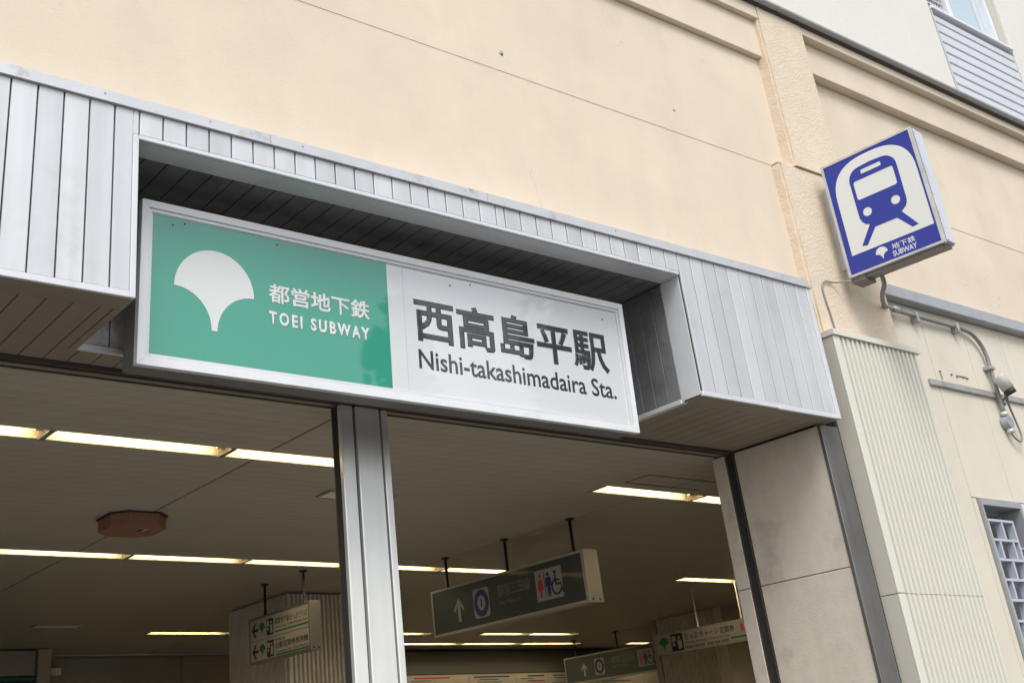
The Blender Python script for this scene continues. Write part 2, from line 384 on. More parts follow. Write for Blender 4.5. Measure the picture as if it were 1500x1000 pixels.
def unlit(x0, x1, y0, y1, label):
    t = thing('unlit_light', ((x0 + x1) / 2, (y0 + y1) / 2, 3.2), label, 'ceiling light')
    box('diffuser', x0 + .01, x1 - .01, y0 + .01, y1 - .01, 3.188, 3.199, 'unlit', t, .003)
    join_boxes('frame', [(x0, x1, y0, y0 + .01, 3.185, 3.199), (x0, x1, y1 - .01, y1, 3.185, 3.199), (x0, x0 + .01, y0 + .01, y1 - .01, 3.185, 3.199), (x1 - .01, x1, y0 + .01, y1 - .01, 3.185, 3.199)], 'dim_white', t)
unlit(3.68, 4.16, 5.71, 5.88, 'pale unlit ceiling panel peeping out on both sides of the steel post')
unlit(3.80, 4.25, 11.0, 11.19, 'faint unlit ceiling panel far back at lower left')

t = tag(join_boxes('ceiling_hatch', [(5.42, 6.1, 4.80, 4.806, 3.197, 3.2), (5.42, 6.1, 5.0, 5.006, 3.197, 3.2), (5.42, 5.426, 4.806, 5.0, 3.197, 3.2)], 'header'), 'faint thin outline of a hatch in the ceiling beside the pointed light', 'ceiling hatch')
# orange detector box
t = thing('detector_box', (2.89, 6.70, 3.2), 'dull orange octagonal box fixed under the ceiling at left', 'ceiling box')
def octa(cx, cy, a, c): return [(cx - a + c, cy - a), (cx + a - c, cy - a), (cx + a, cy - a + c), (cx + a, cy + a - c), (cx + a - c, cy + a), (cx - a + c, cy + a), (cx - a, cy + a - c), (cx - a, cy - a + c)]
profile_z('mounting_plate', octa(2.87, 6.70, .19, .085), 3.19, 3.199, 'rod_dark', t)
profile_z('case', octa(2.87, 6.70, .18, .085), 3.118, 3.19, 'orange', t)
box('label_plate', 2.88, 2.94, 6.61, 6.69, 3.115, 3.118, 'dim_white', t)
box('lens', 2.884, 2.91, 6.62, 6.68, 3.1125, 3.115, 'print_black', t)

# ------------------------------------------------------------------ interior walls
def wall(name, label, *a): return tag(box(name, *a), label, 'wall')
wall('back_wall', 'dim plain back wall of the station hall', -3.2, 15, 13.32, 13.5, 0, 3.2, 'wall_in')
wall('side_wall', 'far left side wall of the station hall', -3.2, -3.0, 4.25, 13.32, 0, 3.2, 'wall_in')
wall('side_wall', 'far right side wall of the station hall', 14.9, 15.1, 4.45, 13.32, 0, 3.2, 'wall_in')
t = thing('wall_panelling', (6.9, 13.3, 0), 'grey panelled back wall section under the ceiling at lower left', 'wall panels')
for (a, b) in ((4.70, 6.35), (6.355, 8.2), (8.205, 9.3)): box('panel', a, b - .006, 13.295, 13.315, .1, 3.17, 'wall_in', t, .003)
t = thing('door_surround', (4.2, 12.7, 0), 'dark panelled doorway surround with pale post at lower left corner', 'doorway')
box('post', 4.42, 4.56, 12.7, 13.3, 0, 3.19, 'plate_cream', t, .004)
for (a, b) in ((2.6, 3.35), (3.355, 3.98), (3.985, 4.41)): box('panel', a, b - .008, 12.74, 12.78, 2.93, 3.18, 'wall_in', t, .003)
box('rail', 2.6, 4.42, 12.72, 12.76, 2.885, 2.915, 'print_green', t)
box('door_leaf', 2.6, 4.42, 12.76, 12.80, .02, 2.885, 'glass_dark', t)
t = tag(box('wall_box', 4.72, 4.86, 13.2, 13.29, 2.98, 3.06, 'unlit', None, .006), 'small pale box on the back wall beside the doorway', 'box')

t = thing('beam', (11.6, 13.1, 2.85), 'dark grey green beam across the back of the hall', 'beam')
box('beam_body', 8.9, 14.85, 12.98, 13.28, 2.875, 3.175, 'beam', t, .005)
box('beam_lip', 8.9, 14.85, 12.965, 12.98, 2.862, 2.885, 'print_black', t)
t = thing('map_board', (11.4, 13.2, 2.3), 'row of pale paper route maps below the dark beam', 'map board')
box('board', 9.0, 14.2, 12.94, 12.964, 1.3, 2.87, 'plate_cream', t)
for i, (a, b) in enumerate(((9.3, 10.35), (10.4, 11.2), (11.24, 11.78), (11.82, 12.62), (12.66, 13.7))):
    p = box('poster', a, b, 12.933, 12.939, 1.4, 2.845, 'plate_warm', t)
    r = random.Random(i)
    for k in range(5):
        zz = 2.83 - k * .03; xx = a + .05 + r.random() * .15
        box('map_line', xx, min(b - .04, xx + .2 + r.random() * .5), 12.9305, 12.9328, zz - .006, zz + (.004 if k else .012), ('print_red', 'print_blue', 'print_black', 'print_green', 'print_black')[(k + i) % 5], p)

# ribbed pillars
def ribs_y(name, x, y0, y1, z0, z1, n, m, parent, d=.032):
    """vertical ribs on a face at x (facing -X), along Y"""
    prof = []; p = (y1 - y0) / n
    for k in range(n):
        a = y0 + k * p; prof += [(x, a), (x - d, a + p * .04), (x - d, a + p * .52), (x, a + p * .56)]
    prof += [(x, y1), (x + .01, y1), (x + .01, y0)]
    return profile_z(name, prof, z0, z1, m, parent)
def ribs_x(name, y, x0, x1, z0, z1, n, m, parent, d=.032):
    prof = []; p = (x1 - x0) / n
    for k in range(n):
        a = x0 + k * p; prof += [(a, y), (a + p * .04, y - d), (a + p * .52, y - d), (a + p * .56, y)]
    prof += [(x1, y), (x1, y + .01), (x0, y + .01)]
    return profile_z(name, prof, z0, z1, m, parent)
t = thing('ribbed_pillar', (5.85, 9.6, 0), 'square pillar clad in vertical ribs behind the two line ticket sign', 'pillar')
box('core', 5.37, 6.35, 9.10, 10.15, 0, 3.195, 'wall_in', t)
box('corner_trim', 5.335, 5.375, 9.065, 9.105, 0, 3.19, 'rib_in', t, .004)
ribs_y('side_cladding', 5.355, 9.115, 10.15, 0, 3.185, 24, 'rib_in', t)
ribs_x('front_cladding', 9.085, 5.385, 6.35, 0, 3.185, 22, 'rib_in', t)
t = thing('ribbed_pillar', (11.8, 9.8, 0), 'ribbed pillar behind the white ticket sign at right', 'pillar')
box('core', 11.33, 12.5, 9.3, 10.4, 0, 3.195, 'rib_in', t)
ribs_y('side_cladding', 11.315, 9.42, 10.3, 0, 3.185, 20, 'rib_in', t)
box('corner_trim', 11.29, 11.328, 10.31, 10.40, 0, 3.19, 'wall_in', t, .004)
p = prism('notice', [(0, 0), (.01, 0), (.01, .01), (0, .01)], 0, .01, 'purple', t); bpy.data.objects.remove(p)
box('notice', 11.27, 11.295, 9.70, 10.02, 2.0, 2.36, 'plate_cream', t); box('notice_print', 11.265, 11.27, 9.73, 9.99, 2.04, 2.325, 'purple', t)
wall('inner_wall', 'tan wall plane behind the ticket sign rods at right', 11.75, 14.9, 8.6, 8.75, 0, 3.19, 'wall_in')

# ------------------------------------------------------------------ hanging signs
def hang_sign(name, label, xf, th, y_near, y_far, z0, z1, hang_y, rod, cat='hanging sign', case='plate_cream', end='sign_end', face='green_sign', rr=.011):
    Lh = y_far - y_near; H = z1 - z0
    t = thing(name, (xf, y_far, z0), label, cat, rot=(0, 0, -math.pi / 2))
    box('case', 0, Lh - .012, .006, th - .006, .004, H - .004, case, t, .003)
    box('face', .014, Lh - .03, .001, .0055, .018, H - .016, face, t)
    join_boxes('face_frame', [(0, Lh - .012, -.003, .005, 0, .017), (0, Lh - .012, -.003, .005, H - .015, H), (0, .013, -.003, .005, .017, H - .015), (Lh - .029, Lh - .012, -.003, .005, .017, H - .015)], case, t)
    box('end_cap', Lh - .012, Lh, -.004, th + .004, -.003, H + .003, end, t, .003)
    for s in (.25, .75):
        box('screw', Lh, Lh + .003, th * s - .006, th * s + .006, .012, .024, 'print_black', t)
    for hy in hang_y:
        x = y_far - hy
        tube('hanger', [(x, th / 2, H - .01), (x, th / 2, H + .03), (x, th / 2, H + .03), (x, th / 2, 3.19 - z0)], [rr * 1.3, rr * 1.2, rr, rr], rod, t, 8)
        tube('hanger_flange', [(x, th / 2, 3.188 - z0), (x, th / 2, 3.1995 - z0)], .032 if rr > .008 else .012, rod, t, 12)
    return t, Lh, H
def arrow_up(t, cx, z0, z1, w, y, m):
    s = w * .13; zt = z1
    pts = [(cx, zt), (cx + w / 2, zt - w * .62), (cx + w / 2 - .004, zt - w * .62 - s * 1.7), (cx + s, zt - s * 3.4), (cx + s, z0), (cx - s, z0), (cx - s, zt - s * 3.4), (cx - w / 2 + .004, zt - w * .62 - s * 1.7), (cx - w / 2, zt - w * .62)]
    return prism('arrow', pts, y - .0015, y - .0002, m, t)
def person_pict(t, cx, z0, h, y, m, skirt=False):
    hd = h * .09
    prism('figure', disc(cx, z0 + h - hd, hd, n=12), y - .0015, y - .0002, m, t)
    if skirt: pts = [(-.10, .78), (.10, .78), (.20, .42), (.13, .30), (.06, .30), (.05, 0), (-.05, 0), (-.06, .30), (-.13, .30), (-.20, .42)]
    else: pts = [(-.16, .79), (.16, .79), (.19, .42), (.12, .42), (.10, .48), (.09, 0), (.015, 0), (.0, .38), (-.015, 0), (-.09, 0), (-.10, .48), (-.12, .42), (-.19, .42)]
    prism('figure', [(cx + p[0] * h, z0 + p[1] * h) for p in pts], y - .0015, y - .0002, m, t)
def wheelchair(t, cx, z0, h, y, m):
    prism('wheelchair', disc(cx - .04 * h, z0 + .93 * h, .075 * h, n=12), y - .0015, y - .0002, m, t)
    ring_o = [(cx + .0 * h + .33 * h * math.cos(a), z0 + .33 * h + .33 * h * math.sin(a)) for a in [math.radians(100 + k * 10) for k in range(25)]]
    ring_i = [(cx + .0 * h + .25 * h * math.cos(a), z0 + .33 * h + .25 * h * math.sin(a)) for a in [math.radians(340 - k * 10) for k in range(25)]]
    prism('wheelchair', ring_o + ring_i, y - .0015, y - .0002, m, t)
    P = [(-.09, .84), (-.01, .84), (.02, .64), (.22, .62), (.22, .56), (.03, .57), (.04, .46), (.30, .46), (.40, .12), (.48, .15), (.50, .09), (.36, .03), (.25, .39), (-.04, .39)]
    prism('wheelchair', [(cx + p[0] * h, z0 + p[1] * h) for p in P], y - .003, y - .0017, m, t)
def line_sign(label, xf, yn, yf, z0, z1, hy, faint):
    t, Lh, H = hang_sign('platform_sign', label, xf, .13, yn, yf, z0, z1, hy, 'rod_dark')
    t['group'] = 'green hanging platform signs'
    s = H / .345; y = .001
    k = Lh / 1.74
    def U(px): return px * k
    arrow_up(t, U(.335), .075 * s, .245 * s, .12 * s, y, 'dim_white')
    prism('line_badge', rrect(U(.515), U(.515) + .185 * s, .065 * s, .275 * s, .03 * s), y - .0012, y - .0002, 'dim_white', t)
    cx, cz = U(.515) + .0925 * s, .17 * s
    prism('line_ring', disc(cx, cz, .086 * s, .098 * s), y - .0024, y - .0013, 'print_blue', t, holes=[disc(cx, cz, .046 * s, .055 * s)[::-1]])
    text('badge_letter', 'I', cx - .008 * s, cx + .008 * s, cz - .03 * s, cz + .03 * s, y - .0012, 'print_black', t, .03)
    text('lettering', '都営三田線', U(.80), U(1.17), .175 * s, .265 * s, y, faint, t, .012)
    text('lettering', 'Toei Mita Line', U(.80), U(1.05), .12 * s, .155 * s, y, faint, t, .01)
    a, b = U(1.225), U(1.225) + .275 * s
    prism('toilet_plate', rrect(a, b, .075 * s, .285 * s, .004), y - .0012, y - .0002, 'dim_white', t)
    w = b - a; yy = y - .0012
    person_pict(t, a + w * .18, .095 * s, .165 * s, yy, 'print_red', True)
    prism('divider', rrect(a + w * .335, a + w * .355, .095 * s, .265 * s, 0), yy - .0012, yy - .0002, 'print_black', t)
    person_pict(t, a + w * .49, .095 * s, .165 * s, yy, 'print_blue')
    wheelchair(t, a + w * .78, .095 * s, .165 * s, yy, 'print_black')
    return t
line_sign('nearer dull green hanging sign with up arrow, blue ring badge and toilet symbols', 5.755, 5.795, 7.54, 2.61, 2.955, (5.95, 6.667, 7.40), 'faint')
line_sign('farther dark green hanging sign partly behind the white ticket sign', 11.54, 10.35, 12.28, 2.64, 2.975, (10.5, 11.31, 12.1), 'faint')

def ticket_pict(t, x0, x1, z0, z1, y):
    w, h = x1 - x0, z1 - z0
    prism('ticket_pictogram', [(x0, z0), (x1, z0), (x1, z1), (x0, z1)], y - .0012, y - .0002, 'print_black', t)
    q = lambda a, b, c, d: prism('ticket_pictogram', [(x0 + a * w, z0 + b * h), (x0 + c * w, z0 + b * h), (x0 + c * w, z0 + d * h), (x0 + a * w, z0 + d * h)], y - .0024, y - .0013, 'plate_warm', t)
    q(.08, .55, .42, .88); q(.12, .30, .30, .48); q(.55, .12, .88, .62)
    prism('ticket_pictogram', disc(x0 + .70 * w, z0 + .76 * h, .11 * w, .09 * h, 12), y - .0024, y - .0013, 'plate_warm', t)
t, Lh, H = hang_sign('ticket_sign', 'two line white hanging ticket sign with left arrows, left of the steel post', 4.885, .09, 7.955, 8.935, 2.583, 2.942, (8.109, 8.737), 'rod_dark', face='plate_warm', case='sign_box', end='sign_end')
box('divider', .014, Lh - .03, -.0015, .0008, .172, .177, 'sign_box', t)
for zb, l1, l2, l0 in ((.182, '都営地下鉄きっぷうりば', 'Toei Subway Tickets Vending Area', None), (.015, '自動定期券発売機', 'Commuter Pass Ticket Machine', 'PASMO')):
    y = .001
    cx, cz = .105, zb + .075
    prism('arrow', [(cx - .06, cz), (cx - .012, cz + .055), (cx + .012, cz + .055), (cx - .022, cz + .011), (cx + .045, cz + .011), (cx + .045, cz - .011), (cx - .022, cz - .011), (cx + .012, cz - .055), (cx - .012, cz - .055)], y - .0015, y - .0002, 'print_black', t)
    prism('fan_leaf', ginkgo(.215, zb + .125, .095), y - .0015, y - .0002, 'print_green', t)
    ticket_pict(t, .29, .40, zb + .012, zb + .138, y)
    zs = .0 if l0 is None else -.018
    text('lettering', l1, .43, .93, zb + .078 + zs, zb + .128 + zs, y, 'print_black', t, .012)
    text('lettering', l2, .43, .93, zb + .043 + zs, zb + .066 + zs, y, 'print_black', t, .008)
    if l0: text('lettering', l0, .43, .58, zb + .118, zb + .138, y, 'print_black', t, .012)
    box('stripe', .43, .945, y - .0015, y - .0002, zb + .018 + zs * .6, zb + .03 + zs * .6, 'print_green', t)

t, Lh, H = hang_sign('ticket_sign', 'single line white ticket sign on pale rods beside the stone jamb', 9.82, .03, 7.3, 9.02, 2.62, 2.832, (7.83, 8.40, 8.95), 'rod_light', face='plate_warm', case='plate_cream', end='plate_cream', rr=.0075)
y = .001
prism('fan_leaf', ginkgo(.135, .175, .13), y - .0015, y - .0002, 'print_green', t)
ticket_pict(t, .235, .40, .02, .19, y)
text('lettering', 'きっぷ チャージ 定期券', .43, 1.09, .112, .175, y, 'print_black', t, .014)
text('lettering', 'Tickets, Recharge, Commuter Pass', .43, 1.02, .068, .096, y, 'print_black', t, .008)
text('lettering', '乗車站 地図 回数  地図站 會員 定票券', .43, 1.0, .025, .055, y, 'print_black', t, .012)
box('stripe', 1.03, 1.62, y - .0015, y - .0002, .045, .062, 'print_green', t)
prism('line_badge', rrect(1.15, 1.50, .085, .19, .01), y - .0012, y - .0002, 'plate_cream', t)
text('badge_letter', 'I', 1.175, 1.20, .105, .17, y - .0012, 'print_red', t, .04)
prism('badge_spot', disc(1.275, .138, .04, n=16), y - .0024, y - .0013, 'print_red', t)

# ================================================================== FACADE: masses behind the cladding
t = thing('station_building', (6, 8, 0), 'station building body behind the facade cladding', 'building')
box('upper_mass', -3.2, 15.1, 3.741, 14.0, 4.0, 9.0, 'cream', t)
box('upper_mass', -3.2, 15.1, 4.12, 14.0, 3.3, 3.999, 'dark', t)
box('upper_mass', 5.56, 15.1, 3.741, 4.119, 3.3, 3.999, 'dark', t)
box('right_mass', 5.52, 7.0, 3.67, 4.36, 0, 3.3, 'dark', t)
box('right_mass', 7.5, 15.1, 3.67, 4.45, 0, 3.3, 'dark', t)
box('right_mass', 7.0, 7.5, 4.0, 4.45, 0, 3.3, 'dark', t)
box('left_mass', -3.2, -2.4, 3.67, 4.45, 0, 3.3, 'cream', t)
box('light_stop', -3.2, 15.1, 4.30, 4.345, 3.214, 3.3, 'dark', t)

# ------------------------------------------------------------------ beige stucco wall
LZ = 5.985
t = thing('stucco_wall', (3, 3.65, 4.0), 'beige stucco wall with shallow ledges above the metal canopy', 'wall')
JZ = 4.87; JR = 4.917
YW = 3.65; YR = 3.70
box('wall_panel', -3.2, 5.76, YW, 3.74, 3.9, JZ - .0025, 'stucco', t, .004)
box('wall_panel', -3.2, 5.89, YW, 3.74, JZ + .0025, 5.70, 'stucco', t, .004)
box('joint', -3.2, 5.8, YW + .0025, 3.73, JZ - .003, JZ + .003, 'stucco', t)
box('ledge_band', -3.2, 5.89, 3.61, 3.74, 5.70, LZ, 'stucco', t, .003)
box('ledge_band', -3.2, 5.86, 3.573, 3.74, LZ, 6.095, 'stucco', t, .003)
box('wall_panel', 6.45, 15.1, YR, 3.74, 4.20, JR - .003, 'stucco', t, .004)
box('wall_panel', 6.30, 15.1, YR, 3.74, JR + .003, 5.772, 'stucco', t, .004)
box('joint', 6.3, 15.1, YR + .003, 3.73, JR - .003, JR + .003, 'stucco', t)
box('ledge_band', 6.30, 15.1, 3.632, 3.74, 5.772, 6.022, 'stucco', t, .003)
box('ledge_band', 6.335, 15.1, 3.573, 3.74, 6.022, 6.095, 'stucco', t, .003)
for (x, z, s) in ((3.55, 4.99, .014), (4.875, 5.03, .008)):
    tube('patched_hole', [(x, YW - .003, z), (x, YW + .01, z)], s, 'gutter', t, 9)
tube('patched_hole', [(7.78, YR - .003, 4.985), (7.78, YR + .01, 4.985)], .009, 'gutter', t, 9)
t = thing('pilaster', (6.1, 3.6, 4.0), 'rough plastered beige pilaster behind the blue subway sign', 'pilaster')
def rough_block(name, x0, x1, y0, y1, z0, z1):
    bm = bmesh.new(); rr = random.Random(3)
    bmesh.ops.create_cube(bm, size=1, matrix=Matrix.Translation(((x0 + x1) / 2, (y0 + y1) / 2, (z0 + z1) / 2)) @ Matrix.Diagonal((x1 - x0, y1 - y0, z1 - z0, 1)))
    ed = [e for e in bm.edges if abs(e.verts[0].co.z - e.verts[1].co.z) > .5]
    bmesh.ops.subdivide_edges(bm, edges=ed, cuts=26, use_grid_fill=True)
    bmesh.ops.bevel(bm, geom=[e for e in bm.edges if abs(e.verts[0].co.z - e.verts[1].co.z) > .005 and all(v.co.y < y0 + .001 for v in e.verts)], offset=.014, segments=2, affect='EDGES')
    for v in bm.verts:
        if v.co.y < y1 - .02: v.co += Vector((rr.uniform(-.0012, .0012), 0, 0))
    return from_bm(name, bm, 'stucco_rough', t)
rough_block('lower_shaft', 5.712, 6.50, 3.583, 3.74, 3.72, JZ - .006)
rough_block('upper_shaft', 5.85, 6.345, 3.57, 3.74, JZ + .004, 6.094)
box('joint', 5.72, 6.47, 3.60, 3.70, JZ - .006, JZ + .004, 'stucco_rough', t)
# sloping shoulder where the lower shaft steps out
profile_x('shoulder', [(3.583, JZ - .006), (3.60, JZ + .012), (3.69, JZ + .02), (3.69, JZ - .006)], 5.72, 5.849, 'stucco_rough', t)

# ------------------------------------------------------------------ gutter and upper storey
t = thing('gutter', (6, 3.53, 6.1), 'dark grey gutter strip between beige wall and upper panels', 'gutter')
GP = [(3.545, 6.097), (3.528, 6.10), (3.519, 6.112), (3.519, 6.128), (3.528, 6.139), (3.72, 6.14), (3.72, 6.097)]
for a, b in ((-3.2, 2.9), (2.905, 6.05), (6.055, 8.35), (8.355, 11.0), (11.005, 15.1)): profile_x('gutter_length', GP, a, b - .004, 'gutter', t)
box('dark_underside_strip', -3.2, 15.1, 3.55, 3.568, 6.085, 6.0965, 'rod_dark', t)  # near-black strip put in for the gutter's dark underside
t = thing('upper_panel_wall', (6, 3.6, 6.2), 'off white panelled upper storey wall above the gutter', 'wall')
YU = 3.545
sx = [-3.2, 5.37, 5.87, 6.37, 6.86, 7.32, 7.79, 8.29]
for a, b in zip(sx, sx[1:]): box('panel', a, b - .003, YU, 3.70, 6.141, 9.0, 'white_panel', t, .0015)
box('panel', 9.58, 10.4, YU, 3.70, 6.141, 9.0, 'white_panel', t, .002)
box('panel', 10.403, 15.1, YU, 3.70, 6.141, 9.0, 'white_panel', t, .002)
t = thing('slatted_cladding', (8.9, 3.57, 6.5), 'silver horizontal slatted cladding under the upper window', 'cladding')
box('backing', 8.29, 9.575, 3.58, 3.70, 6.141, 6.93, 'zinc', t)
box('edge_trim', 8.292, 8.318, YU - .003, 3.58, 6.141, 6.94, 'cap', t)
z = 6.142
k = 0
while z < 6.90:
    zt = min(z + .0985, 6.91)
    profile_x('slat', [(3.558, z + .004), (3.553, z + .008), (3.553, zt - .016), (3.568, zt - .004), (3.58, zt - .004), (3.58, z + .004)], 8.319, 9.574, 'slat_silver', t)
    z += .0985
t = thing('upper_window', (8.9, 3.6, 7.0), 'upper floor window with white frame, glass coloured like reflected sky', 'window')
box('sill', 8.30, 9.57, 3.525, 3.66, 6.935, 6.965, 'white_frame', t, .004)
box('jamb_left', 8.66, 8.72, 3.56, 3.66, 6.966, 8.4, 'white_frame', t, .004)
box('glass_pane', 8.725, 9.44, 3.63, 3.64, 6.966, 8.4, 'glass_sky', t)
box('glass_edge', 9.30, 9.36, 3.622, 3.629, 6.966, 8.4, 'slat_silver', t)
box('jamb_right', 9.44, 9.478, 3.575, 3.66, 6.966, 8.4, 'white_frame', t, .004)
box('reveal', 9.479, 9.572, 3.57, 3.69, 6.966, 8.4, 'cream_side', t)
box('dark_pane', 8.30, 8.655, 3.635, 3.65, 6.966, 8.4, 'glass_dark', t)
for i in range(5): box('grille_bar', 8.33 + i * .072, 8.342 + i * .072, 3.60, 3.62, 6.966, 8.4, 'slat_silver', t)
for i in range(12): box('grille_bar', 8.31, 8.652, 3.588, 3.599, 7.0 + i * .06, 7.012 + i * .06, 'slat_silver', t)

# ------------------------------------------------------------------ cream lower wall at right
t = thing('cream_wall', (9, 3.68, 2), 'cream panelled lower wall at right around the lattice window', 'wall')
YC = 3.665
def seg(a, b, z0, z1): box('panel', a, b - .003, YC, 3.70, z0, min(z1, 4.13), 'cream', t, .002)
seg(5.9, 6.965, 0, 4.225); seg(6.968, 7.01, 0, 4.225) if False else None
seg(6.968, 7.46, 2.905, 4.225); seg(7.463, 7.95, 2.905, 4.225); seg(7.953, 8.45, 0, 4.225); seg(8.453, 15.1, 0, 4.225)
seg(6.968, 7.018, 0, 2.90); seg(7.50, 7.95, 0, 2.90); seg(7.018, 7.50, 0, 1.55)
t = tag(profile_x('flashing', [(3.699, 4.236), (3.612, 4.222), (3.60, 4.14), (3.606, 4.132), (3.699, 4.132)], 6.505, 15.1, 'grey_paint'), 'grey metal flashing between beige wall and cream wall', 'flashing')
t = thing('wall_rail', (7.4, 3.65, 3.62), 'weathered flat metal rail on the cream wall behind the lamp', 'rail')
for a, b in ((6.85, 7.645), (7.70, 8.25), (8.255, 9.2)): box('rail_length', a, b, 3.645, 3.664, 3.598, 3.638, 'zinc', t, .002)
for x, z in ((7.215, 3.70), (7.335, 3.70), (7.29, 3.705), (7.02, 3.71), (7.15, 3.705)): tube('bolt', [(x, 3.655, z), (x, 3.668, z)], .006, 'rust', t, 7)
box('stain_bracket', 7.21, 7.34, 3.661, 3.6645, 3.704, 3.711, 'rust', t)
box('hook', 7.018, 7.024, 3.655, 3.664, 3.655, 3.70, 'zinc', t)
# lattice window
t = thing('lattice_window', (7.25, 3.7, 2.0), 'narrow window behind a grey brick pattern lattice at right edge', 'window')
join_boxes('frame', [(7.02, 7.498, 3.645, 3.78, 2.86, 2.90), (7.02, 7.038, 3.645, 3.78, 1.55, 2.86), (7.473, 7.498, 3.645, 3.78, 1.55, 2.86), (7.02, 7.498, 3.645, 3.78, 1.53, 1.55)], 'grey_paint', t)
box('glass_pane', 7.045, 7.473, 3.87, 3.88, 1.55, 2.86, 'glass_dark', t)
box('blind', 7.045, 7.473, 3.95, 3.96, 1.55, 2.86, 'wall_in', t)
box('head_reveal', 7.045, 7.473, 3.78, 3.87, 2.84, 2.86, 'grey_paint', t)
box('side_reveal', 7.472, 7.49, 3.78, 3.87, 1.55, 2.86, 'cap', t)
box('side_reveal', 7.028, 7.046, 3.78, 3.87, 1.55, 2.86, 'cap', t)
x0, x1 = 7.085, 7.39
nrow = 10; zt = 2.785; ph = .118
for r in range(nrow + 1): box('lattice_bar', x0, x1, 3.672, 3.722, zt - r * ph - .016, zt - r * ph, 'lattice', t, .0015)
for r in range(nrow):
    zz0, zz1 = zt - (r + 1) * ph, zt - r * ph - .0162
    for x in ((x0, x0 + .155, x1 - .016) if r % 2 == 0 else (x0, x0 + .075, x0 + .225, x1 - .016)):
        box('lattice_bar', x, x + .016, 3.6725, 3.7215, zz0, zz1, 'lattice', t, .0015)
for z in (2.62, 2.05): tube('bolt', [(x0 + .0, 3.69, z), (x0 - .045, 3.69, z)], .006, 'alu_trim', t, 7); tube('bolt', [(x1, 3.69, z), (x1 + .08, 3.69, z)], .006, 'alu_trim', t, 7)

# ------------------------------------------------------------------ ribbed pilaster cover
t = thing('pilaster_cover', (6.1, 3.55, 0), 'tall cream box cover with ribbed front below the blue sign', 'wall cover')
CF = 3.505; CX0, CX1 = 5.68, 6.51
for a, b in ((0, 2.287), (2.291, 3.70)):
    box('side_panel', CX0, CX0 + .012, CF + .012, 3.664, a, b, 'cream_side', t)
    box('corner_strip', CX0, 5.742, CF, CF + .0115, a, b, 'cream_rib', t, .003)
    n = 17; p = (CX1 - 5.744) / n
    for k in range(n):
        xa = 5.744 + k * p
        profile_z('rib', [(xa, CF + .026), (xa, CF + .024), (xa + p * .30, CF + .024), (xa + p * .40, CF + .001), (xa + p * .86, CF + .001), (xa + p * .96, CF + .024), (xa + p, CF + .024), (xa + p, CF + .026)], a, b, 'cream_rib', t)
    box('back_panel', CX0 + .012, CX1, CF + .027, CF + .04, a, b, 'cream_side', t)
profile_z('cap', [(CX0 - .006, 3.664), (CX0 - .006, CF - .012), (CX1 + .03, CF - .012), (CX1 + .03, 3.664)], 3.702, 3.735, 'cream_rib', t)

# ------------------------------------------------------------------ right jamb
t = thing('stone_jamb', (5.55, 4.0, 0), 'stained pale stone jamb at the right of the entrance', 'jamb')
for a, b in ((0, 1.68), (1.683, 2.434), (2.438, 3.185)):
    box('stone', 5.50, 5.56, 3.624, 4.205, a, b, 'stone', t, .003)
    box('stone', 5.495, 5.56, 4.275, 4.365, a, b, 'stone', t, .003)
box('channel', 5.503, 5.56, 4.2145, 4.2615, 0, 3.185, 'dark', t)
box('channel_lip', 5.494, 5.515, 4.206, 4.214, 0, 3.17, 'header', t); box('channel_lip', 5.499, 5.515, 4.262, 4.274, 0, 3.17, 'header', t)
box('metal_edge', 5.495, 5.655, 3.60, 3.6235, 0, 3.186, 'steel_dark', t, .003)
box('metal_edge', 5.656, 5.679, 3.612, 3.66, 0, 3.25, 'dark', t)

# ================================================================== CANOPY
can = thing('canopy', (2.5, 3.85, 3.6), 'pale metal clad canopy over the entrance with a deep sign niche', 'canopy')
def fslat(a, b, z0, z1):
    box('fascia_slat', a + .0032, b - .0032, D, D + .012, z0, z1, 'alu', can, .0018)
X0 = -2.4
BT, TTOP = ZB + .026, ZT
gl = [1.494 - .0966 * k for k in range(0, 42)]
gl = [g_ for g_ in gl if g_ > X0][::-1]
le = NL - .024
for a, b in zip(gl, gl[1:]): fslat(a, min(b, le + .003), BT, TTOP)
box('fascia_slat', NL - .0235, NL - .002, D, D + .012, NT + .021, TTOP, 'alu', can, .002)
mid = [NL + .0966 * k for k in range(0, 19)]
rt = [5.415 - .0968 * k for k in range(0, 24)][::-1]
rt = [r for r in rt if r > mid[-1] + .03]
hg = mid + rt
for a, b in zip(hg, hg[1:]):
    if b < NR + .02: fslat(a, b, NT + .021, TTOP)
    else: fslat(a if a > NR - .05 else NR, b, (BT if a > NR - .05 else BT), TTOP)
fslat(5.415, 5.515, BT, TTOP)
box('edge_trim', 5.516, FR, D - .002, D + .012, ZB, TTOP, 'alu_trim', can, .002)
box('edge_trim', X0, NL - .0235, D - .003, D + .012, ZB, BT - .001, 'alu_trim', can, .002)
box('edge_trim', NL - .023, NL, D - .003, D + .014, ZB, NT + .0195, 'alu_trim', can, .003)
box('edge_trim', NL + .0005, NR, D - .003, D + .012, NT, NT + .0195, 'alu_trim', can, .003)
box('edge_trim', NR, 5.02, D - .003, D + .012, ZB, BT - .001, 'alu_trim', can, .002)
box('edge_trim', 5.022, 5.515, D - .003, D + .012, ZB - .003, BT - .001, 'alu_trim', can, .002)
join_boxes('fascia_backing', [(X0, NL - .004, D + .0125, D + .03, ZB + .01, ZT), (NL - .004, NR + .006, D + .0125, D + .03, NT + .006, ZT), (NR + .006, FR - .004, D + .0125, D + .03, ZB + .01, ZT)], 'dark', can)
box('end_panel', FR - .012, FR, D + .0125, 3.66, ZB + .002, ZT, 'cap', can)
